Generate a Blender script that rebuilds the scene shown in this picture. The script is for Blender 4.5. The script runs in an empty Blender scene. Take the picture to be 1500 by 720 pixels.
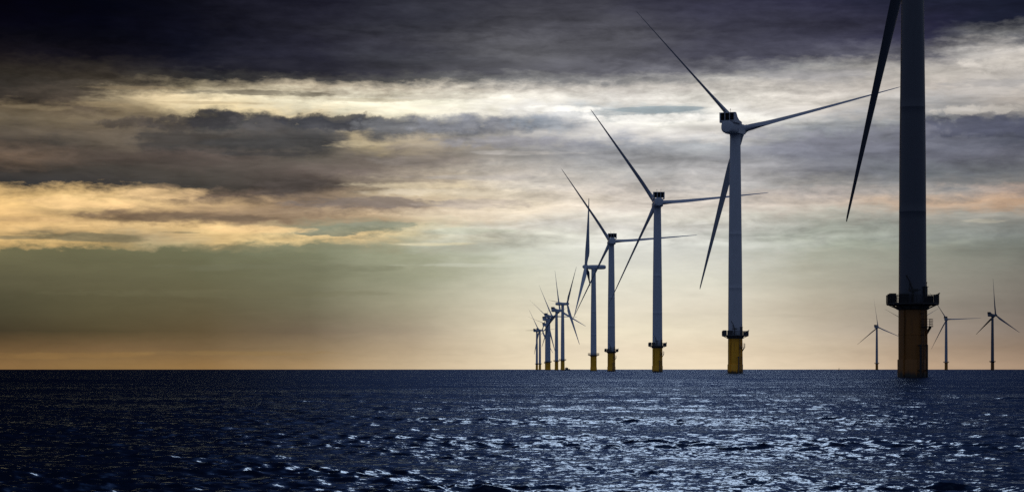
import bpy, bmesh, math, random
import numpy as np
from mathutils import Matrix, Vector

random.seed(4)
rng = np.random.default_rng(11)
PI = math.pi
S = bpy.context.scene
C = S.collection

F = 3600.0          # focal length in photo pixels (1500 wide)
CAM_Z = 1.73
HORIZON = 540.5

# ------------------------------------------------------------------ camera
cam_d = bpy.data.cameras.new('camera')
cam = bpy.data.objects.new('camera', cam_d)
C.objects.link(cam)
cam.location = (0, 0, CAM_Z)
cam.rotation_euler = (PI / 2, 0, 0)
cam_d.sensor_width = 36.0
cam_d.lens = F / 1500 * 36.0
cam_d.shift_y = (HORIZON - 360) / 1500
cam_d.clip_start = 0.5
cam_d.clip_end = 120000
S.camera = cam

# ------------------------------------------------------------------ node helpers
def lin(c):
    def f(v):
        v = v / 255.0
        return v / 12.92 if v <= 0.04045 else ((v + 0.055) / 1.055) ** 2.4
    return tuple(f(v) for v in c)

class G:
    """thin wrapper around a node tree"""
    def __init__(self, tree):
        self.t = tree
        tree.nodes.clear()
    def node(self, kind, **kw):
        n = self.t.nodes.new(kind)
        for k, v in kw.items():
            setattr(n, k, v)
        return n
    def put(self, sock, v):
        if isinstance(v, bpy.types.NodeSocket):
            self.t.links.new(v, sock)
        elif v is not None:
            sock.default_value = v
    def m(self, op, a, b=None, c=None, clamp=False):
        n = self.node('ShaderNodeMath', operation=op)
        n.use_clamp = clamp
        self.put(n.inputs[0], a)
        if b is not None: self.put(n.inputs[1], b)
        if c is not None: self.put(n.inputs[2], c)
        return n.outputs[0]
    def vec(self, x, y, z):
        n = self.node('ShaderNodeCombineXYZ')
        for i, v in enumerate((x, y, z)): self.put(n.inputs[i], v)
        return n.outputs[0]
    def vm(self, op, a, b=None):
        n = self.node('ShaderNodeVectorMath', operation=op)
        self.put(n.inputs[0], a)
        if b is not None:
            if op == 'SCALE': self.put(n.inputs['Scale'], b)
            else: self.put(n.inputs[1], b)
        return n.outputs[0]
    def noise(self, v, scale=1.0, detail=4.0, rough=0.5, dist=0.0, out=0):
        n = self.node('ShaderNodeTexNoise')
        self.put(n.inputs['Vector'], v)
        n.inputs['Scale'].default_value = scale
        n.inputs['Detail'].default_value = detail
        n.inputs['Roughness'].default_value = rough
        n.inputs['Distortion'].default_value = dist
        return n.outputs[out]
    def mix(self, fac, a, b, blend='MIX'):
        n = self.node('ShaderNodeMix', data_type='RGBA', blend_type=blend)
        self.put(n.inputs[0], fac)
        self.put(n.inputs[6], a if isinstance(a, bpy.types.NodeSocket) else (*a, 1))
        self.put(n.inputs[7], b if isinstance(b, bpy.types.NodeSocket) else (*b, 1))
        return n.outputs[2]
    def smooth(self, v, a, b, lo=0.0, hi=1.0, kind='SMOOTHSTEP'):
        n = self.node('ShaderNodeMapRange', interpolation_type=kind)
        self.put(n.inputs[0], v)
        for i, q in enumerate((a, b, lo, hi)): self.put(n.inputs[i + 1], q)
        return n.outputs[0]
    def ramp(self, fac, stops, interp='LINEAR'):
        n = self.node('ShaderNodeValToRGB')
        cr = n.color_ramp
        cr.interpolation = interp
        cr.elements[0].position = stops[0][0]
        cr.elements[0].color = (*stops[0][1], 1)
        cr.elements[1].position = stops[-1][0]
        cr.elements[1].color = (*stops[-1][1], 1)
        for p, col in stops[1:-1]:
            e = cr.elements.new(p)
            e.color = (*col, 1)
        self.put(n.inputs[0], fac)
        return n.outputs[0]

# ------------------------------------------------------------------ sky (world)
SUN_AZ = math.radians(4.4)      # to the right of straight ahead, behind the clouds
SUN_EL = math.radians(29.0)

ROWS = [  # elevation line (photo pixel y) : colours across azimuth (photo pixel x)
(-3200, [(-1500,(10,14,30)),(0,(12,18,36)),(750,(46,58,90)),(1500,(30,38,62)),(3000,(14,20,38))]),
(-1700, [(-1500,(3,5,14)),(0,(6,10,24)),(400,(28,36,62)),(700,(80,98,138)),(1000,(100,120,162)),(1350,(74,90,128)),(2000,(22,28,50)),(3000,(12,16,30))]),
(-800, [(-1500,(4,6,16)),(0,(6,9,22)),(350,(18,24,46)),(700,(76,92,130)),(1000,(94,112,152)),(1350,(62,76,110)),(1700,(28,36,60)),(3000,(12,16,32))]),
(-260, [(-1500,(0,1,10)),(0,(0,2,12)),(300,(10,12,26)),(600,(42,46,64)),(900,(58,64,88)),(1200,(44,50,74)),(1500,(26,32,54)),(3000,(12,16,32))]),
(-40, [(0,(0,0,10)),(150,(0,1,12)),(300,(4,6,17)),(450,(20,21,34)),(600,(36,36,50)),(750,(46,48,58)),(900,(50,52,62)),(1050,(44,44,62)),(1200,(32,32,56)),(1350,(25,29,48)),(1500,(18,22,40))]),
(5, [(0,(0,0,10)),(150,(0,2,14)),(300,(9,10,21)),(450,(27,27,40)),(600,(44,45,55)),(750,(54,54,63)),(900,(58,58,67)),(1050,(50,50,67)),(1200,(40,40,60)),(1350,(30,34,52)),(1500,(22,26,44))]),
(42, [(0,(2,2,12)),(150,(2,3,15)),(300,(12,13,26)),(450,(37,37,49)),(600,(52,53,63)),(750,(68,68,75)),(900,(73,73,81)),(1050,(60,60,75)),(1200,(53,53,69)),(1350,(36,36,58)),(1430,(28,32,50)),(1500,(26,30,48))]),
(62, [(0,(6,6,14)),(150,(5,6,17)),(300,(14,16,30)),(450,(39,39,52)),(600,(62,62,71)),(750,(88,88,94)),(900,(86,86,94)),(1050,(68,68,81)),(1200,(62,62,77)),(1350,(42,42,64)),(1420,(86,87,96)),(1500,(120,120,120))]),
(85, [(0,(21,18,23)),(150,(15,14,24)),(300,(16,18,32)),(450,(42,42,55)),(600,(67,68,77)),(750,(98,98,103)),(900,(88,88,96)),(1050,(76,76,89)),(1200,(74,74,88)),(1340,(96,96,106)),(1400,(168,165,162)),(1500,(205,198,190))]),
(104, [(0,(38,33,31)),(150,(42,38,35)),(300,(28,28,38)),(450,(43,43,53)),(600,(66,66,74)),(750,(90,90,96)),(900,(98,98,106)),(1050,(110,110,117)),(1200,(138,138,138)),(1350,(172,167,162)),(1500,(196,189,180))]),
(117, [(0,(44,40,35)),(150,(56,50,43)),(300,(46,46,48)),(450,(70,68,67)),(600,(84,84,84)),(750,(120,120,120)),(900,(138,137,137)),(1050,(160,158,155)),(1200,(164,160,157)),(1350,(184,178,170)),(1500,(182,176,170))]),
(130, [(0,(50,46,42)),(130,(64,58,51)),(210,(104,94,78)),(300,(150,138,112)),(450,(182,169,146)),(600,(190,180,162)),(750,(196,190,180)),(900,(194,188,181)),(1050,(196,191,183)),(1200,(186,180,173)),(1350,(188,180,172)),(1500,(168,165,162))]),
(149, [(0,(58,52,47)),(130,(80,71,62)),(190,(188,170,136)),(240,(236,214,172)),(300,(239,222,184)),(450,(247,238,208)),(600,(255,250,226)),(750,(246,241,228)),(900,(218,214,207)),(1050,(240,236,226)),(1200,(226,219,209)),(1350,(170,168,167)),(1500,(186,177,168))]),
(163, [(0,(112,98,78)),(110,(96,84,71)),(190,(150,133,104)),(250,(226,205,162)),(330,(236,216,172)),(450,(232,216,182)),(600,(240,232,208)),(720,(236,232,222)),(800,(232,230,226)),(880,(200,204,204)),(930,(160,172,177)),(1000,(176,184,186)),(1050,(244,241,233)),(1200,(208,202,196)),(1350,(152,152,153)),(1500,(166,161,156))]),
(179, [(0,(104,93,76)),(110,(126,112,90)),(190,(108,97,82)),(240,(76,70,64)),(300,(60,60,60)),(400,(68,70,73)),(480,(66,68,76)),(600,(98,100,107)),(700,(120,123,132)),(770,(136,142,152)),(840,(216,214,213)),(920,(255,252,243)),(1080,(252,248,238)),(1200,(164,166,168)),(1350,(134,136,140)),(1430,(96,98,110)),(1500,(86,89,102))]),
(195, [(0,(90,81,70)),(150,(112,100,85)),(300,(82,77,72)),(450,(82,80,80)),(600,(122,120,118)),(750,(172,169,166)),(900,(214,211,207)),(1050,(224,219,213)),(1200,(142,146,151)),(1350,(110,112,124)),(1500,(78,81,97))]),
(212, [(0,(86,76,67)),(90,(70,65,60)),(195,(112,101,88)),(226,(69,66,64)),(320,(64,63,62)),(460,(68,68,69)),(500,(120,112,98)),(535,(182,166,134)),(600,(176,163,142)),(750,(160,158,156)),(900,(148,150,158)),(1050,(168,171,174)),(1200,(134,135,146)),(1350,(110,112,124)),(1500,(84,88,102))]),
(233, [(0,(112,94,79)),(150,(86,76,69)),(300,(88,78,73)),(450,(94,88,81)),(600,(130,120,110)),(750,(152,148,143)),(900,(162,162,164)),(1050,(168,168,170)),(1200,(128,130,140)),(1350,(108,110,121)),(1500,(100,101,112))]),
(254, [(0,(60,56,53)),(150,(70,65,60)),(300,(72,67,62)),(450,(86,77,72)),(560,(118,107,100)),(650,(172,160,142)),(750,(180,172,162)),(900,(175,174,172)),(1050,(178,176,176)),(1200,(126,127,135)),(1350,(112,117,122)),(1500,(110,112,116))]),
(271, [(0,(50,49,49)),(150,(61,58,56)),(300,(67,64,60)),(450,(82,73,68)),(560,(140,127,112)),(650,(196,181,156)),(750,(208,199,184)),(900,(190,184,178)),(1050,(188,185,182)),(1200,(150,148,146)),(1350,(120,121,123)),(1500,(120,118,116))]),
(284, [(0,(206,172,118)),(90,(214,179,123)),(180,(196,165,117)),(300,(122,103,86)),(400,(92,82,77)),(500,(146,127,106)),(600,(206,188,156)),(750,(234,221,199)),(900,(212,202,191)),(1050,(206,199,191)),(1200,(176,167,161)),(1350,(152,146,140)),(1500,(158,140,129))]),
(300, [(0,(246,203,136)),(150,(236,202,143)),(300,(205,173,126)),(450,(140,119,100)),(560,(138,121,106)),(650,(190,172,150)),(750,(235,220,196)),(900,(230,220,208)),(1050,(222,213,202)),(1200,(206,192,178)),(1350,(198,173,150)),(1500,(186,156,130))]),
(317, [(0,(222,182,123)),(120,(190,159,113)),(180,(140,115,88)),(330,(128,107,86)),(430,(150,128,104)),(520,(190,166,134)),(600,(206,187,158)),(750,(224,211,190)),(900,(224,219,207)),(1050,(214,211,199)),(1200,(186,183,171)),(1350,(164,160,150)),(1500,(144,141,133))]),
(333, [(0,(226,186,126)),(100,(226,189,132)),(220,(206,175,125)),(320,(224,190,134)),(400,(184,168,128)),(460,(126,129,110)),(560,(132,135,115)),(610,(196,184,152)),(680,(190,185,162)),(750,(216,211,197)),(900,(222,218,210)),(1050,(216,214,206)),(1200,(170,174,162)),(1350,(140,143,136)),(1500,(125,127,122))]),
(347, [(0,(206,171,116)),(60,(146,129,97)),(170,(142,129,98)),(230,(176,156,121)),(300,(222,191,135)),(400,(234,204,147)),(520,(226,197,145)),(620,(190,182,150)),(750,(212,211,196)),(900,(222,220,211)),(1050,(212,212,204)),(1200,(165,170,158)),(1350,(140,144,138)),(1500,(118,122,118))]),
(359, [(0,(212,175,116)),(90,(206,175,118)),(150,(166,144,100)),(220,(178,160,121)),(330,(140,131,98)),(450,(134,134,107)),(600,(166,163,136)),(750,(208,208,192)),(900,(222,221,212)),(1050,(212,213,205)),(1200,(165,170,155)),(1350,(142,146,136)),(1500,(118,122,115))]),
(369, [(0,(110,106,78)),(150,(108,106,79)),(300,(108,108,82)),(450,(124,126,101)),(600,(158,160,134)),(750,(204,206,190)),(900,(222,221,211)),(1050,(212,212,203)),(1200,(168,170,155)),(1350,(144,146,134)),(1500,(118,120,112))]),
(410, [(0,(92,88,66)),(150,(98,94,70)),(300,(102,99,74)),(450,(118,117,93)),(600,(160,160,135)),(750,(213,211,190)),(900,(227,224,208)),(1050,(220,217,201)),(1200,(179,175,158)),(1350,(149,146,134)),(1500,(122,118,109))]),
(450, [(0,(76,72,53)),(150,(92,86,62)),(300,(98,90,66)),(450,(111,106,84)),(600,(161,155,131)),(750,(213,205,182)),(900,(229,221,201)),(1050,(222,213,193)),(1200,(183,173,154)),(1350,(150,142,130)),(1500,(122,114,105))]),
(485, [(0,(66,58,42)),(150,(82,72,50)),(300,(96,82,58)),(450,(116,102,83)),(600,(166,152,130)),(750,(225,213,186)),(900,(237,226,200)),(1050,(231,219,194)),(1200,(195,182,162)),(1350,(156,143,130)),(1500,(132,119,108))]),
(510, [(0,(104,82,54)),(150,(119,95,65)),(300,(116,95,67)),(450,(137,117,89)),(600,(181,162,134)),(750,(225,210,182)),(900,(237,222,196)),(1050,(231,214,186)),(1200,(206,189,164)),(1350,(171,150,129)),(1500,(145,125,107))]),
(536, [(0,(138,106,67)),(150,(140,110,69)),(300,(147,115,73)),(450,(167,139,101)),(600,(201,179,146)),(750,(235,217,186)),(900,(241,226,197)),(1050,(237,219,190)),(1200,(216,196,169)),(1350,(189,163,136)),(1500,(163,139,117))]),
]

world = bpy.data.worlds.new("World")
S.world = world
world.use_nodes = True
g = G(world.node_tree)
tc = g.node('ShaderNodeTexCoord')
sep = g.node('ShaderNodeSeparateXYZ')
g.put(sep.inputs[0], tc.outputs['Generated'])
dx, dy, dz = sep.outputs
az = g.m('ARCTAN2', dx, dy)
el = g.m('ARCSINE', dz)
u = g.m('MULTIPLY_ADD', az, F * 1.006, 750.0)
v = g.m('MULTIPLY_ADD', el, -F * 1.004, HORIZON)

# ragged cloud edges: the cloud map is looked up at a warped place
cloud_zone = g.smooth(v, 350, 375, 1.0, 0.10)
warp_zone = g.smooth(v, 375, 430, 1.0, 0.10)
top_zone = g.smooth(v, 95, 135, 0.0, 1.0)
p_long = g.vec(g.m('MULTIPLY', u, 0.0045), g.m('MULTIPLY', v, 0.022), 0.0)
p_mid = g.vec(g.m('MULTIPLY', u, 0.018), g.m('MULTIPLY', v, 0.06), 3.7)
p_puff = g.vec(g.m('MULTIPLY', u, 0.021), g.m('MULTIPLY', v, 0.034), 8.1)
n_long = g.noise(p_long, 1.0, 5, 0.55)
n_long2 = g.noise(g.vm('ADD', p_long, (31.3, 7.7, 2.0)), 1.0, 5, 0.55)
n_mid = g.noise(p_mid, 1.0, 5, 0.6)
n_puff = g.noise(p_puff, 1.0, 5, 0.52, 0.15)
def cen(s): return g.m('SUBTRACT', s, 0.5)
# puffy zone: the heaped cloud bank on the left and its tops
puff_u = g.m('MULTIPLY', g.smooth(u, 120, 260), g.smooth(u, 780, 1000, 1.0, 0.35))
puff_v = g.m('MULTIPLY', g.smooth(v, 148, 165), g.smooth(v, 205, 240, 1.0, 0.25))
puff = g.m('MULTIPLY', puff_u, puff_v)
wv = g.m('MULTIPLY', cen(n_long), 26.0)
wv = g.m('MULTIPLY_ADD', cen(n_mid), 20.0, wv)
wv = g.m('ADD', wv, g.m('MULTIPLY', g.m('MULTIPLY', cen(n_puff), 64.0), puff))
e_brk = cen(g.noise(g.vec(g.m('MULTIPLY', u, 0.040), g.m('MULTIPLY', v, 0.11), 6.6), 1.0, 5, 0.62, 0.2))
wv = g.m('MULTIPLY_ADD', e_brk, 23.0, wv)
wv = g.m('MULTIPLY', wv, warp_zone)
wu = g.m('MULTIPLY', g.m('MULTIPLY', cen(n_long2), 260.0), warp_zone)
wu = g.m('ADD', wu, g.m('MULTIPLY', g.m('MULTIPLY', cen(n_mid), 90.0), warp_zone))
u2 = g.m('ADD', u, wu)
v2 = g.m('ADD', v, wv)
U = g.m('MULTIPLY_ADD', u2, 1 / 4500.0, 1 / 3.0, clamp=True)
col = None
prev = None
for y, stops in ROWS:
    r = g.ramp(U, [((x + 1500) / 4500.0, lin(c)) for x, c in stops])
    if col is None:
        col = r
    else:
        col = g.mix(g.smooth(v2, prev, y, kind='LINEAR'), col, r)
    prev = y
# single clouds and gaps: (centre u, v, half width, half height, colour, strength, edge softness, raggedness, puffy?)
LAYERS = [
 (255, 318, 150, 9, (120,101,82), .85, .9, 1.0, 0), (330, 319, 80, 4, (112,96,80), .7, .8, .8, 0),
 (140, 350, 82, 7.5, (139,127,97), .9, .35, .5, 0), (30, 352, 60, 3, (140,126,95), .8, .6, .6, 0),
 (262, 341, 34, 1.8, (120,110,84), .6, .8, 1.0, 0),
 (492, 337, 66, 8, (130,132,112), .9, .45, 1.3, 0), (560, 329, 66, 5, (140,141,122), .8, .6, 1.3, 0),
 (690, 338, 70, 5, (190,192,172), .6, .6, .8, 0), (640, 357, 60, 2.5, (224,214,180), .7, .7, .6, 0),
 (545, 297, 120, 9, (128,116,108), .85, .6, 1.0, 0), (700, 298, 90, 7, (182,170,158), .7, .7, 1.0, 0),
 (430, 272, 70, 12, (92,84,80), .7, .8, 1.0, 0), (600, 271, 95, 6, (214,198,168), .6, .8, 1.1, 0),
 (120, 300, 95, 9, (250,208,148), .6, .9, 1.1, 0), (230, 285, 90, 8, (244,206,150), .5, .9, 1.1, 0),
 (60, 325, 75, 5, (200,164,116), .6, .8, 1.0, 0), (370, 335, 90, 6, (236,198,142), .6, .8, 1.0, 0),
 (185, 183, 40, 10, (78,71,66), .8, .7, 1.0, 1), (262, 184, 46, 13, (74,69,66), .85, .55, 1.0, 1),
 (316, 180, 44, 16, (60,59,62), .9, .5, 1.0, 1), (385, 181, 50, 13, (80,78,79), .8, .6, 1.0, 1),
 (490, 177, 84, 15, (68,69,75), .85, .55, 1.0, 1), (590, 182, 70, 14, (124,125,129), .75, .8, 1.0, 1),
 (680, 182, 80, 15, (146,148,156), .7, .9, 1.0, 1), (800, 180, 66, 14, (156,164,175), .7, .9, 0.9, 1),
 (745, 208, 115, 9, (150,149,156), .7, .8, 1.1, 1), (610, 236, 85, 9, (138,129,122), .7, .8, 1.1, 0), (700, 259, 95, 5, (160,154,150), .5, .9, 1.0, 0),
 (640, 282, 110, 7, (228,214,190), .6, .9, 1.2, 0), (760, 224, 90, 3, (196,190,184), .5, .9, 1.0, 0),
 (280, 208, 74, 13, (70,66,63), .85, .6, 1.0, 1), (400, 211, 110, 8, (67,66,66), .85, .6, .9, 0),
 (390, 226, 80, 4, (68,66,66), .7, .7, .8, 0),  (525, 212, 46, 7, (196,180,148), .7, .8, 1.2, 0), (300, 148, 130, 5, (128,118,100), .0, .8, 1.0, 0),
 (370, 139, 120, 4.5, (124,116,101), .8, .7, 1.0, 0), (520, 146, 90, 3, (196,184,158), .6, .8, 1.0, 0), (300, 154, 90, 2.5, (196,176,140), .6, .8, 1.0, 0),
 (815, 160, 62, 5, (255,252,244), .8, .6, .8, 1), (965, 173, 125, 7, (255,252,245), .8, .5, .8, 1), (640, 142, 90, 4, (214,206,190), .6, .8, 1.0, 0), (200, 133, 70, 3, (150,132,104), .5, .8, .9, 0),
 (130, 157, 60, 5, (170,150,116), .5, .9, 1.0, 0), (60, 164, 60, 4, (140,124,98), .6, .8, 1.0, 0),
 (965, 160, 76, 5.5, (158,171,177), .85, .35, .4, 0), 
 (1425, 192, 105, 17, (82,85,102), .8, .55, 1.1, 1), (1290, 196, 90, 12, (118,119,130), .6, .8, 1.1, 1),
 (1220, 220, 140, 14, (122,124,136), .5, .9, 1.1, 0), (1430, 166, 70, 8, (206,199,190), .7, .7, 1.2, 1),
 (1450, 104, 70, 12, (212,205,196), .6, .8, 1.2, 1), (1420, 130, 80, 7, (150,147,146), .6, .8, 1.1, 0),
 (1180, 112, 120, 8, (140,139,142), .5, .8, 1.1, 0), (1130, 196, 70, 10, (150,150,158), .5, .8, 1.1, 1),
 (1439, 326, 30, 3.0, (178,172,156), .6, .9, 1.5, 0),
 (100, 520, 140, 5, (144,112,68), .45, .9, 1.0, 0),
 (330, 517, 150, 4, (146,118,74), .35, .9, 1.0, 0), (330, 430, 260, 7, (112,108,82), .30, .9, .9, 0),
 (420, 392, 200, 6, (114,114,92), .35, .9, .9, 0), (650, 428, 150, 4, (206,202,176), .0, .9, .8, 0),
 (700, 387, 120, 3, (210,211,194), .35, .9, .8, 0),
]
e_fine = cen(g.noise(g.vec(g.m('MULTIPLY', u, 0.045), g.m('MULTIPLY', v, 0.16), 2.2), 1.0, 5, 0.6, 0.3))
e_long = cen(g.noise(g.vec(g.m('MULTIPLY', u, 0.014), g.m('MULTIPLY', v, 0.075), 9.2), 1.0, 4, 0.55, 0.4))
e_puff = cen(g.noise(g.vec(g.m('MULTIPLY', u, 0.050), g.m('MULTIPLY', v, 0.075), 4.4), 1.0, 6, 0.60, 0.2))
streak_edge = g.m('ADD', g.m('MULTIPLY', e_fine, 2.0), g.m('MULTIPLY', e_long, 3.0))
puff_edge = g.m('ADD', g.m('MULTIPLY', e_puff, 3.2), g.m('MULTIPLY', cen(n_puff), 1.8))
vl = g.m('MULTIPLY_ADD', cen(n_long), 9.0, v)
ul = g.m('MULTIPLY_ADD', cen(n_long2), 40.0, u)
for uc, vc, hu, hv, c, a, soft, rag, puffy in LAYERS:
    if a == 0: continue
    qx = g.m('MULTIPLY_ADD', ul, 1.0 / hu, -uc / hu)
    qy = g.m('MULTIPLY_ADD', vl, 1.0 / hv, -vc / hv)
    d = g.m('SUBTRACT', 1.0, g.m('ADD', g.m('MULTIPLY', qx, qx), g.m('MULTIPLY', qy, qy)))
    d = g.m('MULTIPLY_ADD', puff_edge if puffy else streak_edge, rag, d)
    col = g.mix(g.smooth(d, 0.15 - soft * 0.5, 0.15 + soft * 0.9, 0.0, a), col, lin(c))
# fine streaks and lumps of light and shade inside the clouds
s1 = g.noise(g.vec(g.m('MULTIPLY', u, 0.013), g.m('MULTIPLY', v, 0.062), 1.3), 1.0, 6, 0.62, 0.5)
s2 = g.noise(g.vec(g.m('MULTIPLY', u, 0.0035), g.m('MULTIPLY', v, 0.034), 5.3), 1.0, 4, 0.5, 0.2)
amp = g.m('MULTIPLY_ADD', cloud_zone, 0.50, 0.07)
tex = g.m('ADD', g.m('MULTIPLY', cen(s1), 1.0), g.m('MULTIPLY', cen(s2), 1.1))
tex = g.m('ADD', tex, g.m('MULTIPLY', g.m('MULTIPLY', cen(n_puff), 0.9), puff))
tex = g.m('MULTIPLY_ADD', e_brk, 0.40, tex)
gain = g.m('MAXIMUM', g.m('MULTIPLY_ADD', tex, g.m('MULTIPLY', amp, 1.9), 1.0), 0.25)
col = g.vm('SCALE', col, gain)
# away from the bright quarter the overcast is dim and blue
back = g.smooth(g.m('ABSOLUTE', az), 0.45, 1.1)
col = g.mix(back, col, (0.115, 0.145, 0.215))
# below the horizon
col = g.mix(g.smooth(el, -0.02, -0.10), col, (0.004, 0.008, 0.018))
sky = g.node('ShaderNodeTexSky', sky_type='NISHITA', sun_disc=False)
sky.sun_elevation = SUN_EL
sky.sun_rotation = SUN_AZ
sky.air_density = 1.0
sky.dust_density = 2.0
clouds10 = g.vm('SCALE', col, 10.0)
tot = g.mix(0.0006, clouds10, sky.outputs[0])
bg = g.node('ShaderNodeBackground')
g.put(bg.inputs[0], tot)
bg.inputs[1].default_value = 0.1
wo = g.node('ShaderNodeOutputWorld')
g.put(wo.inputs[0], bg.outputs[0])
world.cycles.sampling_method = 'MANUAL'
world.cycles.sample_map_resolution = 1024

# ------------------------------------------------------------------ sun, veiled by cloud
sun_d = bpy.data.lights.new('sun', 'SUN')
sun_d.energy = 0.085
sun_d.angle = math.radians(9)
sun_d.color = (1.0, 0.97, 0.93)
sun = bpy.data.objects.new('sun', sun_d)
C.objects.link(sun)
dirv = Vector((math.sin(SUN_AZ) * math.cos(SUN_EL), math.cos(SUN_AZ) * math.cos(SUN_EL), math.sin(SUN_EL)))
sun.rotation_euler = dirv.to_track_quat('Z', 'Y').to_euler()
sun.location = dirv * 200

# ------------------------------------------------------------------ materials
def mat(name):
    m = bpy.data.materials.new(name)
    m.use_nodes = True
    return m, G(m.node_tree)

def paint(name, col, rough=0.5, streak=0.25, growth=False, metallic=0.0):
    m, g = mat(name)
    tc = g.node('ShaderNodeTexCoord')
    info = g.node('ShaderNodeObjectInfo')
    sp = g.node('ShaderNodeSeparateXYZ')
    g.put(sp.inputs[0], tc.outputs['Object'])
    pv = g.vec(g.m('MULTIPLY', sp.outputs[0], 1.4), g.m('MULTIPLY', sp.outputs[1], 1.4), g.m('MULTIPLY', sp.outputs[2], 0.12))
    n = g.noise(pv, 1.0, 6, 0.6)
    n2 = g.noise(tc.outputs['Object'], 0.5, 5, 0.6)
    k = g.m('ADD', g.m('MULTIPLY', g.smooth(n, 0.35, 0.75), streak), g.m('MULTIPLY', cen_(g, n2), 0.25))
    base = g.mix(k, col, tuple(c * 0.45 for c in col))
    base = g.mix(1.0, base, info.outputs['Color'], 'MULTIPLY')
    if growth:
        z = g.m('MULTIPLY_ADD', n, -3.2, g.m('ADD', sp.outputs[2], 1.2))
        base = g.mix(g.smooth(z, -0.2, 1.2, 1.0, 0.0), base, (0.006, 0.007, 0.005))
        drip = g.m('MULTIPLY', g.smooth(n, 0.55, 0.72), g.smooth(sp.outputs[2], 2.0, 15.0, 0.25, 0.75))
        base = g.mix(drip, base, (0.05, 0.028, 0.010))
    b = g.node('ShaderNodeBsdfPrincipled')
    g.put(b.inputs['Base Color'], base)
    b.inputs['Roughness'].default_value = rough
    b.inputs['Metallic'].default_value = metallic
    bump = g.node('ShaderNodeBump')
    bump.inputs['Strength'].default_value = 0.15
    bump.inputs['Distance'].default_value = 0.02
    g.put(bump.inputs['Height'], n2)
    g.put(b.inputs['Normal'], bump.outputs[0])
    o = g.node('ShaderNodeOutputMaterial')
    g.put(o.inputs[0], b.outputs[0])
    return m
def cen_(g, s): return g.m('SUBTRACT', s, 0.5)

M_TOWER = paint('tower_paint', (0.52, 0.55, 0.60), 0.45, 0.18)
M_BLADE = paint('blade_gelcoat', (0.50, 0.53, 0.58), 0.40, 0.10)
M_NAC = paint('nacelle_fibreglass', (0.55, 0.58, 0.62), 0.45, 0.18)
M_YELLOW = paint('yellow_marine_paint', (0.95, 0.47, 0.02), 0.55, 0.45, growth=True)
M_STEEL = paint('dark_galvanised_steel', (0.09, 0.09, 0.095), 0.6, 0.4)
M_COOL = paint('black_cooler_core', (0.012, 0.013, 0.016), 0.7, 0.1)
M_HULL = paint('dark_hull_paint', (0.03, 0.035, 0.05), 0.5, 0.3)
M_CABIN = paint('weathered_cabin_paint', (0.10, 0.11, 0.13), 0.5, 0.3)
M_GLASS = paint('dark_window_glass', (0.02, 0.025, 0.03), 0.1, 0.0)
M_BUOY = paint('faded_buoy_paint', (0.30, 0.19, 0.10), 0.6, 0.3)

# ------------------------------------------------------------------ mesh helpers
def add_box(bm, x0, x1, y0, y1, z0, z1, M=None):
    vs = [bm.verts.new((x, y, z)) for x in (x0, x1) for y in (y0, y1) for z in (z0, z1)]
    for f in ((0,1,3,2),(4,6,7,5),(0,4,5,1),(2,3,7,6),(0,2,6,4),(1,5,7,3)):
        bm.faces.new([vs[i] for i in f])
    if M is not None:
        for q in vs: q.co = M @ q.co
    return vs

def add_tube(bm, a, b, r, r2=None, n=8, caps=True):
    a, b = Vector(a), Vector(b)
    r2 = r if r2 is None else r2
    d = (b - a).normalized()
    t = Vector((0, 0, 1)) if abs(d.z) < 0.9 else Vector((1, 0, 0))
    p = d.cross(t).normalized(); q = d.cross(p)
    A = [bm.verts.new(a + (p * math.cos(i * 2 * PI / n) + q * math.sin(i * 2 * PI / n)) * r) for i in range(n)]
    B = [bm.verts.new(b + (p * math.cos(i * 2 * PI / n) + q * math.sin(i * 2 * PI / n)) * r2) for i in range(n)]
    for i in range(n):
        j = (i + 1) % n
        bm.faces.new((A[i], A[j], B[j], B[i]))
    if caps:
        bm.faces.new(A[::-1]); bm.faces.new(B)

def add_loft(bm, rings, cap=True):
    R = [[bm.verts.new(p) for p in ring] for ring in rings]
    n = len(R[0])
    for a, b in zip(R, R[1:]):
        for i in range(n):
            j = (i + 1) % n
            bm.faces.new((a[i], a[j], b[j], b[i]))
    if cap:
        bm.faces.new(R[0][::-1]); bm.faces.new(R[-1])

def add_lathe(bm, prof, n=48):
    add_loft(bm, [[(r * math.cos(i * 2 * PI / n), r * math.sin(i * 2 * PI / n), z) for i in range(n)] for r, z in prof])

def add_prism(bm, pts, y0, y1):
    A = [bm.verts.new((x, y0, z)) for x, z in pts]
    B = [bm.verts.new((x, y1, z)) for x, z in pts]
    n = len(pts)
    bm.faces.new(A); bm.faces.new(B[::-1])
    for i in range(n):
        j = (i + 1) % n
        bm.faces.new((A[i], B[i], B[j], A[j]))

def mesh(name, bm, m, smooth=True, angle=35):
    bmesh.ops.recalc_face_normals(bm, faces=bm.faces)
    me = bpy.data.meshes.new(name)
    if smooth:
        for f in bm.faces: f.smooth = True
        for e in bm.edges:
            if len(e.link_faces) == 2 and e.calc_face_angle(0) > math.radians(angle): e.smooth = False
    bm.to_mesh(me); bm.free()
    me.materials.append(m)
    return me

def obj(name, me, parent=None, mw=None):
    o = bpy.data.objects.new(name, me)
    C.objects.link(o)
    if parent is not None: o.parent = parent
    if mw is not None: o.matrix_basis = mw
    return o

# ------------------------------------------------------------------ turbine meshes (metres, base at the sea surface)
HUB = 109.0
OVER = 8.2

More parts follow.
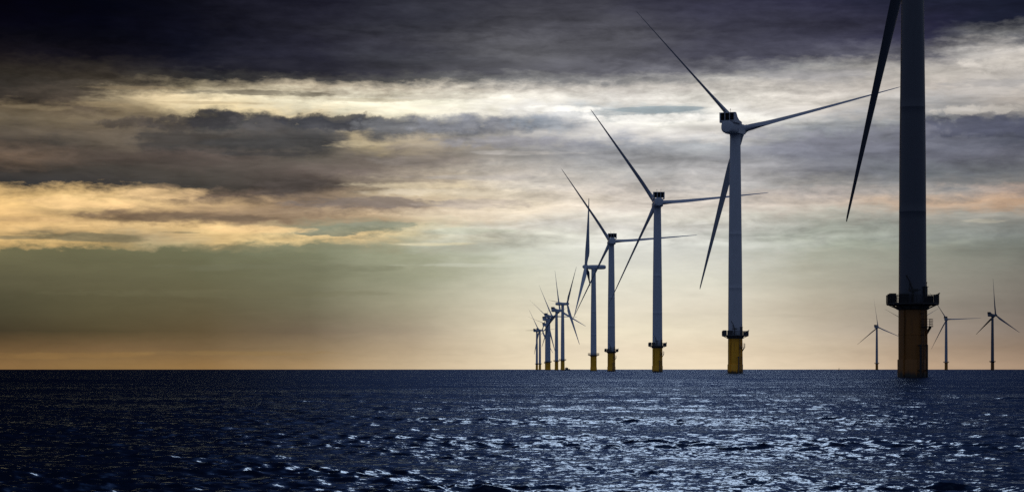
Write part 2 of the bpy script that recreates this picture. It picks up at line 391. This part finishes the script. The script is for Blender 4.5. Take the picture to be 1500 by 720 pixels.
def tower_mesh():
    bm = bmesh.new()
    prof = [(3.20, 17.05)]
    def rad(z):
        t = (z - 17.0) / (HUB - 3.0 - 17.0)
        return 3.20 - 0.50 * t - 0.62 * max(0, t - 0.35) ** 1.2
    joints = (38, 62, 85)
    z = 20.0
    while z < HUB - 3.2:
        for j in joints:
            if abs(z - j) < 1.0:
                prof += [(rad(j - .16), j - .16), (rad(j) + .016, j - .12), (rad(j) + .016, j + .12), (rad(j + .16), j + .16)]
                break
        else:
            prof.append((rad(z), z))
        z += 2.0
    prof += [(rad(HUB - 3.3), HUB - 3.3), (rad(HUB - 3.3) + .12, HUB - 3.2), (rad(HUB - 3.3) + .12, HUB - 2.5)]
    add_lathe(bm, prof, 64)
    return mesh('tower', bm, M_TOWER, True, 60)

def foundation_mesh():
    bm = bmesh.new()
    add_lathe(bm, [(3.46, -3.0), (3.46, 3.85), (3.40, 4.0), (3.24, 4.02), (3.24, 9.6), (3.29, 9.65), (3.29, 9.85), (3.24, 9.9), (3.22, 15.4)], 64)
    # cable tubes and anodes standing proud of the steel
    for a in (-2.35, -0.55):
        p = Vector((math.cos(a), math.sin(a), 0))
        add_tube(bm, p * 3.62 + Vector((0, 0, -3)), p * 3.42 + Vector((0, 0, 15.3)), 0.16, n=10)
    return mesh('foundation', bm, M_YELLOW, True, 40)

PLAT_N = 12
def plat_pt(i, r):
    a = (i + 0.5) * 2 * PI / PLAT_N
    return Vector((r * math.cos(a), r * math.sin(a), 0))

def platform_mesh():
    bm = bmesh.new()
    add_lathe(bm, [(3.30, 15.35), (3.75, 15.55), (3.75, 16.45), (3.6, 16.5)], 48)
    ring_o = [plat_pt(i, 6.1) for i in range(PLAT_N)]
    for z0, z1, r in ((16.62, 17.0, 6.05), (16.5, 16.62, 5.6)):
        bmz = [[(plat_pt(i, r).x, plat_pt(i, r).y, z) for i in range(PLAT_N)] for z in (z0, z1)]
        add_loft(bm, bmz)
    for i in range(PLAT_N):
        p = plat_pt(i, 1.0)
        add_tube(bm, p * 3.7 + Vector((0, 0, 15.7)), p * 5.6 + Vector((0, 0, 16.55)), 0.11, n=6)
        add_tube(bm, p * 3.6 + Vector((0, 0, 16.42)), p * 5.9 + Vector((0, 0, 16.56)), 0.13, n=6)
    return mesh('platform', bm, M_STEEL, False)

def railing_mesh():
    bm = bmesh.new()
    for i in range(PLAT_N):
        a, b = plat_pt(i, 6.0), plat_pt((i + 1) % PLAT_N, 6.0)
        for k in range(4):
            p = a.lerp(b, k / 4)
            add_tube(bm, p + Vector((0, 0, 17.0)), p + Vector((0, 0, 18.75)), 0.05 if k else 0.075, n=6)
        for z in (17.25, 17.65, 18.05, 18.4, 18.75):
            add_tube(bm, a + Vector((0, 0, z)), b + Vector((0, 0, z)), 0.05 if z < 18.7 else 0.075, n=6)
    return mesh('railing', bm, M_STEEL, False)

def screen_mesh(i):
    """one closed panel standing inside the rail"""
    bm = bmesh.new()
    a, b = plat_pt(i, 5.9), plat_pt((i + 1) % PLAT_N, 5.9)
    d = (b - a); L = d.length; ang = math.atan2(d.y, d.x)
    M = Matrix.Translation(a) @ Matrix.Rotation(ang, 4, 'Z')
    lo, hi = (0.10, 0.92) if i % 3 else (0.10, 0.62)
    add_box(bm, L * lo, L * hi, 0.09, 0.15, 17.005, 18.85 + 0.2 * (i % 2), M)
    return mesh('wind_screen', bm, M_STEEL, False)

def box_mesh(x, y, w, d_, h):
    bm = bmesh.new()
    add_box(bm, x - w / 2, x + w / 2, y - d_ / 2, y + d_ / 2, 17.005, 17.0 + h)
    add_box(bm, x - w / 2 - .06, x + w / 2 + .06, y - d_ / 2 - .06, y + d_ / 2 + .06, 17.0 + h, 17.06 + h)
    return mesh('equipment_box', bm, M_STEEL, False)

def davit_mesh():
    bm = bmesh.new()
    add_tube(bm, (5.75, -0.9, 17.0), (5.75, -0.9, 19.1), 0.13)
    add_tube(bm, (5.75, -0.9, 19.1), (6.15, -1.0, 19.22), 0.12)
    add_tube(bm, (5.75, -0.9, 18.3), (5.98, -0.96, 19.12), 0.07)
    return mesh('davit', bm, M_STEEL, False)

def crane_mesh():
    bm = bmesh.new()
    y = -4.9
    add_tube(bm, (-0.75, y, 17.0), (-0.75, y, 19.6), 0.34, 0.28, 12)
    add_box(bm, -1.7, 0.35, y - .4, y + .4, 19.5, 20.05)
    add_tube(bm, (-0.75, y, 19.8), (-1.45, y, 21.8), 0.24, 0.19)
    add_tube(bm, (-1.45, y, 21.8), (-2.1, y, 23.0), 0.17, 0.13)
    add_tube(bm, (-1.5, y - .15, 19.9), (-1.55, y - .15, 21.4), 0.09)
    add_box(bm, -2.35, -1.95, y - .14, y + .14, 22.85, 23.2)
    add_tube(bm, (-2.2, y, 22.9), (-2.2, y, 21.9), 0.03, n=5)
    add_box(bm, 0.35, 1.0, y - .3, y + .3, 19.75, 19.9)
    return mesh('crane', bm, M_STEEL, False)

def locker_mesh():
    bm = bmesh.new()
    a = math.radians(-42)
    M = Matrix.Rotation(a, 4, 'Z') @ Matrix.Translation((3.2, 0, 0))
    add_box(bm, 0.0, 0.5, -.55, .55, 17.0, 20.6, M)
    add_box(bm, 0.0, 0.7, -.65, .65, 20.6, 20.72, M)
    add_tube(bm, M @ Vector((.3, .45, 20.7)), M @ Vector((.3, .45, 21.5)), 0.06)
    add_tube(bm, M @ Vector((.3, .45, 21.5)), M @ Vector((.3, .45, 21.75)), 0.13)
    return mesh('switch_cabinet', bm, M_STEEL, False)

def ladder_mesh():
    bm = bmesh.new()
    a = math.radians(-62)
    M = Matrix.Rotation(a, 4, 'Z') @ Matrix.Translation((3.45, 0, 0))
    for y in (-.95, .95):      # boat landing fenders
        add_tube(bm, M @ Vector((.75, y, -3)), M @ Vector((.75, y, 7.4)), 0.2, n=10)
        for z in (1.5, 7.2):
            add_tube(bm, M @ Vector((-.15, y, z)), M @ Vector((.75, y, z)), 0.15, n=8)
    for y in (-.28, .28):
        add_tube(bm, M @ Vector((.35, y, -2)), M @ Vector((.35, y, 16.6)), 0.06, n=6)
    z = -1.5
    while z < 16.5:
        add_tube(bm, M @ Vector((.35, -.28, z)), M @ Vector((.35, .28, z)), 0.035, n=5)
        z += 0.35
    for z in (9.5, 12, 14.5):
        for y in (-.28, .28):
            add_tube(bm, M @ Vector((-.2, y, z)), M @ Vector((.35, y, z)), 0.05, n=5)
    return mesh('access_ladder', bm, M_STEEL, False)

def rest_mesh():
    bm = bmesh.new()
    add_box(bm, 1.6, 4.15, -3.6, -1.9, 11.45, 11.6)
    add_box(bm, 2.5, 4.15, -1.9, 0.6, 11.45, 11.6)
    add_tube(bm, (4.0, -1.4, 11.45), (3.0, -1.2, 9.7), 0.19)
    add_tube(bm, (4.0, 0.4, 11.45), (3.1, 0.3, 9.7), 0.19)
    return mesh('rest_platform', bm, M_STEEL, False)

def restrail_mesh():
    bm = bmesh.new()
    pts = [(1.7, -3.5), (4.05, -3.5), (4.05, 0.5)]
    for a, b in zip(pts, pts[1:]):
        for k in range(4):
            t = k / 3
            x, y = a[0] + (b[0] - a[0]) * t, a[1] + (b[1] - a[1]) * t
            add_tube(bm, (x, y, 11.6), (x, y, 13.25), 0.045, n=6)
        for z in (12.1, 12.65, 13.25):
            add_tube(bm, (*a, z), (*b, z), 0.045, n=6)
    return mesh('guard_rail', bm, M_STEEL, False)

def superring(x, w, h, zc, n=40, e=3.2):
    out = []
    for i in range(n):
        a = i * 2 * PI / n
        c, s = math.cos(a), math.sin(a)
        out.append((x, math.copysign(abs(c) ** (2 / e), c) * w / 2, zc + math.copysign(abs(s) ** (2 / e), s) * h / 2))
    return out

def nacelle_mesh():
    bm = bmesh.new()
    rings = []
    for x, w, h, zc, e in ((-10.6, 3.6, 3.4, 0.0, 2.4), (-10.5, 4.8, 4.6, 0.0, 2.5), (-10.1, 5.5, 5.2, 0.0, 2.6), (-9.2, 5.8, 5.5, 0.0, 2.8),
                           (-5.0, 5.9, 5.5, 0.0, 3.2), (-2.0, 6.0, 5.5, 0.0, 3.4), (3.0, 5.8, 5.3, -0.05, 3.2), (4.8, 5.0, 4.8, -0.1, 2.6), (5.8, 4.3, 4.3, 0, 2.1), (6.0, 4.0, 4.0, 0, 2.0)):
        rings.append(superring(x, w, h, zc, 48, e))
    add_loft(bm, rings)
    # lower fairing on both flanks and the panel seam
    for s in (-1, 1):
        add_box(bm, -4.2, 4.4, s * 2.6, s * 3.22, -2.35, -0.15)
    add_lathe(bm, [(2.4, -3.2), (2.4, -2.3)], 40)
    return mesh('nacelle', bm, M_NAC, True, 40)

def capsule_mesh():
    bm = bmesh.new()
    rings = []
    for x, w in ((-13.0, 1.2), (-12.8, 2.6), (-12.2, 3.7), (-11.2, 4.4), (-9, 4.7), (0, 4.8), (4, 4.6), (5.6, 4.2), (6.0, 4.0)):
        rings.append(superring(x, w, w, 0.0, 40, 2.3))
    add_loft(bm, rings)
    add_lathe(bm, [(2.4, -3.2), (2.4, -2.0)], 40)
    return mesh('nacelle', bm, M_NAC, True, 40)

def cooler_mesh():
    bm = bmesh.new()
    W = 3.35
    z0, z1 = 2.75, 6.4
    add_box(bm, -10.0, -8.6, -W, W, z1 - .28, z1)               # lintel
    for y in (-W, -1.12, 1.12, W):
        w = .22 if abs(y) > 2 else .13
        add_box(bm, -9.95, -8.65, y - w, y + w, z0 - .6, z1 - .285)
    add_box(bm, -9.9, -8.7, -W + .2, W - .2, z0 - .1, z0 + .15)
    return mesh('cooler_frame', bm, M_NAC, False)

def core_mesh():
    bm = bmesh.new()
    add_box(bm, -9.25, -9.0, -3.2, 3.2, 2.95, 6.08)
    for i in range(15):
        y = -3.0 + i * 0.43
        add_box(bm, -9.6, -9.27, y - .04, y + .04, 2.95, 6.08)
    return mesh('cooler_core', bm, M_COOL, False)

def fin_mesh(s):
    bm = bmesh.new()
    y = 3.57 * s
    add_prism(bm, [(-9.9, 1.9), (-10.05, 6.42), (-8.2, 6.42), (-6.6, 4.6), (-4.6, 3.3), (-1.2, 2.7), (-1.2, 1.9)], y - .08, y + .08)
    add_box(bm, -9.5, -2.0, min(2.7 * s, y), max(2.7 * s, y), 1.95, 2.2)
    return mesh('cooler_fin', bm, M_NAC, False)

def mast_mesh(y):
    bm = bmesh.new()
    if True:
        add_tube(bm, (-9.3, y, 6.4), (-9.3, y, 7.7), 0.07, n=6)
        add_tube(bm, (-9.3, y - .3, 7.6), (-9.3, y + .3, 7.6), 0.05, n=6)
        add_tube(bm, (-9.3, y, 7.7), (-9.3, y, 7.95), 0.14, n=8)
    return mesh('weather_mast', bm, M_STEEL, False)

def hub_mesh():
    bm = bmesh.new()
    prof = [(1.9, -2.1), (2.15, -1.9), (2.3, -0.8), (2.3, 0.8), (2.1, 1.9), (1.6, 2.8), (0.9, 3.4), (0.3, 3.65)]
    add_loft(bm, [[(z, r * math.cos(i * PI / 20), r * math.sin(i * PI / 20)) for i in range(40)] for r, z in prof])
    for k in range(3):
        a = k * 2 * PI / 3
        d = Vector((0, math.sin(a), math.cos(a)))
        add_tube(bm, d * 0.8, d * 2.75, 1.62, 1.58, 32)
    return mesh('rotor_hub', bm, M_NAC, True, 40)

BLADE_R = 73.2
def blade_mesh():
    """span along +Z, upwind +X, chord along Y; pitched almost out of the wind as parked rotors are"""
    bm = bmesh.new()
    rings = []
    st = [(2.6, 2.9, 1.0), (5.0, 2.95, .96), (8.5, 3.6, .66), (12, 4.5, .42), (16, 4.75, .32), (20, 4.5, .28), (26, 3.95, .25), (34, 3.25, .23),
          (42, 2.65, .21), (50, 2.10, .20), (58, 1.58, .19), (65, 1.12, .18), (69.5, .88, .18), (72, .66, .18), (73.1, .3, .2)]
    n = 28
    for z, c, t in st:
        f = z / BLADE_R
        tw = -math.radians(PITCH + 13 * (1 - f) ** 2)
        pb = 0.012 * z + 0.6 * f * f            # cone and pre-bend, upwind
        ring = []
        blend = min(1, max(0, (z - 4.5) / 8.0))
        for i in range(n):
            a = i * 2 * PI / n
            # airfoil: x along the chord 0..1, thickness from a closed form
            xc = 0.5 * (1 + math.cos(a))
            yt = 5 * t * (0.2969 * math.sqrt(xc) - 0.126 * xc - 0.3516 * xc ** 2 + 0.2843 * xc ** 3 - 0.1036 * xc ** 4)
            ax, ay = (0.32 - xc) * c, math.copysign(yt, math.sin(a)) * c + 0.02 * c * (1 if blend else 0)
            cx, cy = -0.5 * c * math.cos(a), 0.5 * c * t * math.sin(a)
            px = cx + (ax - cx) * blend
            py = cy + (ay - cy) * blend
            # chord -> Y, thickness -> X, then pitch about Z
            X, Y = py, px
            ring.append((X * math.cos(tw) - Y * math.sin(tw) + pb, X * math.sin(tw) + Y * math.cos(tw), z))
        rings.append(ring)
    add_loft(bm, rings)
    return mesh('blade', bm, M_BLADE, True, 60)
PITCH = 62

ME = dict(tower=tower_mesh(), foundation=foundation_mesh(), platform=platform_mesh(), railing=railing_mesh(), 
          davit=davit_mesh(), crane=crane_mesh(), cabinet=locker_mesh(), ladder=ladder_mesh(), rest=rest_mesh(), restrail=restrail_mesh(),
          nacelle=nacelle_mesh(), capsule=capsule_mesh(), cooler=cooler_mesh(), core=core_mesh(), fin_a=fin_mesh(-1), fin_b=fin_mesh(1),
          mast_a=mast_mesh(-1.3), mast_b=mast_mesh(1.3), hub=hub_mesh(), blade=blade_mesh())

def heading(px, psi):
    """compass heading of the rotor axis that shows at psi (right of straight away) to someone looking along pixel column px"""
    return math.atan2(px - 750, F) + math.radians(psi)

TILT = math.radians(5.5)
def build_turbine(first):
    t = bpy.data.objects.new('wind_turbine', None); C.objects.link(t)
    t.empty_display_size = 4
    obj('foundation', ME['foundation'], t)
    obj('tower', ME['tower'], t)
    p = obj('platform', ME['platform'], t)
    obj('railing', ME['railing'], p); 
    for i in (2, 4, 5, 6, 7, 10, 11): obj('wind_screen', screen_mesh(i), p)
    for q in ((-4.8, -1.5, 1.4, 1.4, 2.1), (-4.6, 1.7, 1.4, 1.8, 1.8), (4.4, 1.9, 1.3, 1.2, 1.5)): obj('equipment_box', box_mesh(*q), p)
    obj('davit', ME['davit'], t); obj('crane', ME['crane'], t); obj('switch_cabinet', ME['cabinet'], t)
    obj('access_ladder', ME['ladder'], t)
    r = obj('rest_platform', ME['rest'], t); obj('guard_rail', ME['restrail'], r)
    n = obj('nacelle', ME['nacelle'], t)
    for nm, k in (('cooler_frame', 'cooler'), ('cooler_core', 'core'), ('cooler_fin', 'fin_a'), ('cooler_fin', 'fin_b'), ('weather_mast', 'mast_a'), ('weather_mast', 'mast_b')):
        obj(nm, ME[k], n)
    obj('rotor_hub', ME['hub'], t)
    for k in range(3): obj('blade', ME['blade'], t)
    return t

FINE = ('davit', 'crane', 'switch_cabinet', 'access_ladder', 'rest_platform', 'guard_rail', 'weather_mast', 'wind_screen', 'equipment_box')
def copy_tree(o, parent=None, drop=()):
    c = o.copy(); C.objects.link(c); c.parent = parent
    for ch in list(o.children):
        if ch.name.split('.')[0] not in drop:
            copy_tree(ch, c, drop)
    return c

def place(t, px, hub_y, psi, theta, shade, label, capsule=False):
    s = (HORIZON - hub_y) / (HUB - CAM_Z)
    d = F / s
    t.location = ((px - 750) / s, d, 0)
    t['label'] = label; t['category'] = 'wind turbine'; t['group'] = 'wind turbines standing in the sea'
    h = heading(px, psi)
    # local +X of the machine house points along the heading
    Rz = Matrix.Rotation(PI / 2 - h, 4, 'Z')
    base = Matrix.Translation((0, 0, HUB)) @ Rz
    hubM = base @ Matrix.Translation((OVER, 0, 0.35)) @ Matrix.Rotation(-TILT, 4, 'Y')
    k = 0
    for ch in t.children:
        nm = ch.name.split('.')[0]
        if nm == 'nacelle':
            ch.matrix_basis = base
            if capsule: ch.data = ME['capsule']
        elif nm == 'rotor_hub':
            ch.matrix_basis = hubM @ Matrix.Rotation(math.radians(theta), 4, 'X')
        elif nm == 'blade':
            # theta is measured clockwise as seen from behind the machine
            ch.matrix_basis = hubM @ Matrix.Rotation(math.radians(theta + 120 * k), 4, 'X') @ Matrix.Diagonal((1.0, 1.0, 1.03 if hub_y < 200 else 1.01, 1.0))
            k += 1
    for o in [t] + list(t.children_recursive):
        o.color = (*shade, 1)  # one paint tinted per turbine, standing in for haze and dim light
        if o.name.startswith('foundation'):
            q = max(shade) * (0.45 if px > 1200 and d > 2000 else 1.0)  # painted-in dimness carried to the bases; far right-hand ones darker
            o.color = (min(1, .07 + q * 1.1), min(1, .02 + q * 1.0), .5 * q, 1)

T = [  # pixel column, hub line, axis angle, first blade angle, tone (haze and dimness painted in), label, far, capsule
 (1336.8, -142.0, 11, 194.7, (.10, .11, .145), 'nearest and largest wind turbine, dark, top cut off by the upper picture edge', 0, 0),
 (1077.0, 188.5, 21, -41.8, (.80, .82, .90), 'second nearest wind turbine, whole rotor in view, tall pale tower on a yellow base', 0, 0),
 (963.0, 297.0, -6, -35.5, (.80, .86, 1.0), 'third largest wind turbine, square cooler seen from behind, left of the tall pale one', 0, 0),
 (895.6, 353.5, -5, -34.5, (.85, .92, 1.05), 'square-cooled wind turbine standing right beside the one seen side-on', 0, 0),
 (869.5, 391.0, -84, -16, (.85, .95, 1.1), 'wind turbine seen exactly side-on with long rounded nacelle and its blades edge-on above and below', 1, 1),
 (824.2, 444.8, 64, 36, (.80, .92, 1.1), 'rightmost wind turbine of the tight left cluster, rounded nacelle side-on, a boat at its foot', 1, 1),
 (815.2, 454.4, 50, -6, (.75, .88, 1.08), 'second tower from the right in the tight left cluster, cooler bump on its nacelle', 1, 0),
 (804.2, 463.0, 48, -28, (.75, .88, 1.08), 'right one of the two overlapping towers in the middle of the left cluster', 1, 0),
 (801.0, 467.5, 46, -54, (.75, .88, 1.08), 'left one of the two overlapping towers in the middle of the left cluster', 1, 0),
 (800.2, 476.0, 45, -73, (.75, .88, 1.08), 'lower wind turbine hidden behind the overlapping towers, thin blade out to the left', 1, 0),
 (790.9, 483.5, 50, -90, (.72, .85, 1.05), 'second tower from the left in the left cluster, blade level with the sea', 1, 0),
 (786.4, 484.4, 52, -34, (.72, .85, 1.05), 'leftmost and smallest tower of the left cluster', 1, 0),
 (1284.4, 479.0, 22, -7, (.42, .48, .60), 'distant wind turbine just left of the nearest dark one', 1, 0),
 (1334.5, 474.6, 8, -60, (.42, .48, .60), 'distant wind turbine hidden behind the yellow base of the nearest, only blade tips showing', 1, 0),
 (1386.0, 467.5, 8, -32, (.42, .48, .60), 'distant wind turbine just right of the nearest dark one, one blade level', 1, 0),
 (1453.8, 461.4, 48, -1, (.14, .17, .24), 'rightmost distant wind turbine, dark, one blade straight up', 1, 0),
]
proto = build_turbine(True)
trees = [proto]
for row in T[1:]:
    drop = FINE if row[6] else ()
    if row[7]: drop = FINE + ('cooler_frame', 'cooler_core', 'cooler_fin')
    trees.append(copy_tree(proto, None, drop))
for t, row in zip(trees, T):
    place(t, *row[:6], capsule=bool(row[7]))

# ------------------------------------------------------------------ work boat at the foot of the cluster
def boat():
    t = bpy.data.objects.new('work_boat', None); C.objects.link(t)
    s = 0.86
    t.location = ((830.2 - 750) / s, F / s, 0)
    t.rotation_euler = (0, 0, math.radians(35))
    t['label'] = 'small dark work boat on the horizon at the foot of the left cluster of turbines'
    t['category'] = 'boat'
    bm = bmesh.new()
    rings = []
    for x, w, zt in ((-6, 3.6, 1.5), (-3, 4.0, 1.5), (1, 4.0, 1.7), (4, 3.0, 2.1), (6, 1.2, 2.6), (6.8, .2, 2.8)):
        rings.append([(x, -w / 2, zt), (x, -w / 2.3, -.3), (x, 0, -.7), (x, w / 2.3, -.3), (x, w / 2, zt)])
    add_loft(bm, rings)
    obj('hull', mesh('hull', bm, M_HULL, False), t)
    bm = bmesh.new()
    add_prism(bm, [(-2.4, 1.6), (-2.2, 4.6), (1.6, 4.6), (2.6, 1.7)], -1.5, 1.5)
    add_box(bm, -2.3, 1.9, -1.65, 1.65, 4.6, 4.75)
    cab = obj('wheelhouse', mesh('wheelhouse', bm, M_CABIN, False), t)
    bm = bmesh.new()
    for y in (-1.51, 1.5):
        add_box(bm, -1.8, 1.2, y, y + .01, 3.2, 4.2)
    obj('window', mesh('window', bm, M_GLASS, False), cab)
    bm = bmesh.new()
    add_tube(bm, (-1, 0, 4.7), (-1, 0, 7.2), .14, .08)
    add_box(bm, -1.5, -.5, -.9, .9, 5.8, 6.0)
    obj('mast', mesh('mast', bm, M_STEEL, False), t)
    for o in t.children_recursive: o.color = (1, 1, 1, 1)
boat()

def buoy():
    t = bpy.data.objects.new('channel_buoy', None); C.objects.link(t)
    s = 0.8
    t.location = ((1229 - 750) / s, F / s, 0)
    t['label'] = 'tiny pale buoy standing on the horizon left of the nearest turbine'
    t['category'] = 'buoy'
    bm = bmesh.new()
    add_lathe(bm, [(1.0, -.8), (1.3, .2), (1.1, .9), (.5, 1.2)], 20)
    obj('float', mesh('float', bm, M_BUOY), t)
    bm = bmesh.new()
    for k in range(4):
        a = k * PI / 2
        add_tube(bm, (.7 * math.cos(a), .7 * math.sin(a), 1.0), (.3 * math.cos(a), .3 * math.sin(a), 3.6), .09, n=6)
    add_box(bm, -.45, .45, -.45, .45, 2.2, 3.4)
    add_lathe(bm, [(.35, 3.6), (.35, 4.1), (.1, 4.4)], 12)
    obj('top_mark', mesh('top_mark', bm, M_BUOY, False), t)
buoy()

# ------------------------------------------------------------------ sea
def sea_material():
    m, g = mat('sea_water')
    geo = g.node('ShaderNodeNewGeometry')
    pos = geo.outputs['Position']
    # capillary ripples: slopes read straight from noise in metres on the surface
    a = g.noise(pos, 6.0, 3, 0.6, 0.4, out=1)
    b = g.noise(g.vm('MULTIPLY', pos, (1.0, 1.3, 1.0)), 15.0, 2, 0.6, 0.3, out=1)
    gust = g.noise(pos, 0.035, 4, 0.55)
    va = g.vm('SUBTRACT', a, (0.5, 0.5, 0.5))
    vb = g.vm('SUBTRACT', b, (0.5, 0.5, 0.5))
    sl = g.vm('ADD', g.vm('SCALE', va, 0.46), g.vm('SCALE', vb, 0.34))
    sl = g.vm('SCALE', sl, g.smooth(gust, 0.3, 0.7, 0.6, 1.25))
    sl = g.vm('MULTIPLY', sl, (0.6, 1.0, 0.0))
    # waves too small or too far for the mesh: what shows of them are the faces turned to the viewer
    dist = g.vm('LENGTH', pos)
    dist = g.t.nodes[-1].outputs['Value']
    k = g.smooth(dist, 20.0, 420.0, 0.085, 0.14)
    lean = g.vm('SCALE', g.vm('MULTIPLY', geo.outputs['Incoming'], (1.0, 1.0, 0.0)), k)
    nn = g.vm('NORMALIZE', g.vm('ADD', g.vm('ADD', geo.outputs['Normal'], sl), lean))
    fr = g.node('ShaderNodeFresnel')
    fr.inputs['IOR'].default_value = 1.333
    g.put(fr.inputs['Normal'], nn)
    gl = g.node('ShaderNodeBsdfGlossy')
    gl.inputs['Color'].default_value = (0.52, 0.69, 0.94, 1)
    gl.inputs['Roughness'].default_value = 0.09
    g.put(gl.inputs['Normal'], nn)
    df = g.node('ShaderNodeBsdfDiffuse')
    df.inputs['Color'].default_value = (0.003, 0.010, 0.026, 1)
    mx = g.node('ShaderNodeMixShader')
    g.put(mx.inputs[0], fr.outputs[0])
    g.put(mx.inputs[1], df.outputs[0]); g.put(mx.inputs[2], gl.outputs[0])
    o = g.node('ShaderNodeOutputMaterial')
    g.put(o.inputs[0], mx.outputs[0])
    return m

def build_sea():
    r_near = np.exp(np.arange(math.log(12.0), math.log(420.0), 0.0021))
    r_far = np.exp(np.linspace(math.log(425.0), math.log(90000.0), 160))
    r = np.concatenate([r_near, r_far]).astype(np.float32)
    half = 0.40
    nc = 1250
    th = np.linspace(-half, half, nc).astype(np.float32)
    Rr, Th = np.meshgrid(r, th, indexing='ij')
    X = (Rr * np.sin(Th)).astype(np.float32)
    Y = (Rr * np.cos(Th)).astype(np.float32)
    dr = np.gradient(r)[:, None].astype(np.float32)
    Z = np.zeros_like(X); DX = np.zeros_like(X); DY = np.zeros_like(X)
    near = r < 900
    k_n = int(near.sum())
    Xn, Yn, drn = X[:k_n], Y[:k_n], dr[:k_n]
    # slow groups of higher and lower waves
    grp = np.zeros_like(Xn)
    for _ in range(7):
        lam = rng.uniform(4, 30); a = rng.uniform(0, PI)
        grp += np.sin(2 * PI / lam * (Xn * math.cos(a) + Yn * math.sin(a)) + rng.uniform(0, 6.3)).astype(np.float32)
    grp = np.clip(1.0 + 0.2 * grp, 0.5, 1.6)
    N = 110
    lams = np.exp(np.linspace(math.log(0.17), math.log(5.0), N))
    for i, lam in enumerate(lams):
        lam *= rng.uniform(0.95, 1.05)
        a = -PI / 2 + rng.normal(0.12, 0.8)
        kx, ky = 2 * PI / lam * math.cos(a), 2 * PI / lam * math.sin(a)
        slope = 0.029 if lam < 0.7 else 0.029 * (0.7 / lam) ** 0.9
        A = slope * lam / (2 * PI)
        ph = (kx * Xn + ky * Yn + rng.uniform(0, 6.283)).astype(np.float32)
        w = np.clip((lam / drn - 2.0) / 2.0, 0, 1)
        sn, cs = np.sin(ph), np.cos(ph)
        AA = (A * w) * (grp if lam < 6 else 1.0)
        Z[:k_n] += AA * cs
        DX[:k_n] -= 0.9 * AA * math.cos(a) * sn
        DY[:k_n] -= 0.9 * AA * math.sin(a) * sn
    X += DX; Y += DY
    nr = len(r)
    V = np.stack([X, Y, Z], -1).reshape(-1, 3)
    idx = np.arange(nr * nc, dtype=np.int32).reshape(nr, nc)
    q = np.stack([idx[:-1, :-1], idx[:-1, 1:], idx[1:, 1:], idx[1:, :-1]], -1).reshape(-1, 4)
    # a low plain sheet for the water outside the detailed sector
    nb = len(V)
    B = 95000.0
    V = np.concatenate([V, np.array([[-B, -B, -1.2], [B, -B, -1.2], [B, B, -1.2], [-B, B, -1.2]], np.float32)])
    q = np.concatenate([q, np.array([[nb, nb + 1, nb + 2, nb + 3]], np.int32)])
    me = bpy.data.meshes.new('sea')
    me.vertices.add(len(V)); me.vertices.foreach_set('co', V.astype(np.float32).ravel())
    me.loops.add(q.size); me.loops.foreach_set('vertex_index', q.ravel()[:].astype(np.int32))
    me.polygons.add(len(q))
    me.polygons.foreach_set('loop_start', np.arange(0, q.size, 4, dtype=np.int32))
    me.polygons.foreach_set('loop_total', np.full(len(q), 4, np.int32))
    me.polygons.foreach_set('use_smooth', np.ones(len(q), bool))
    me.update(calc_edges=True)
    me.materials.append(sea_material())
    # faces must look up
    if me.polygons[0].normal.z < 0:
        me.flip_normals()
    o = obj('sea', me)
    o['kind'] = 'structure'
build_sea()

# ------------------------------------------------------------------ render settings
S.view_settings.view_transform = 'Standard'
S.view_settings.look = 'None'
S.view_settings.exposure = 0
S.view_settings.gamma = 1
S.render.engine = 'CYCLES'
S.cycles.max_bounces = 5
S.cycles.use_denoising = False
S.cycles.sample_clamp_direct = 0
S.cycles.sample_clamp_indirect = 4
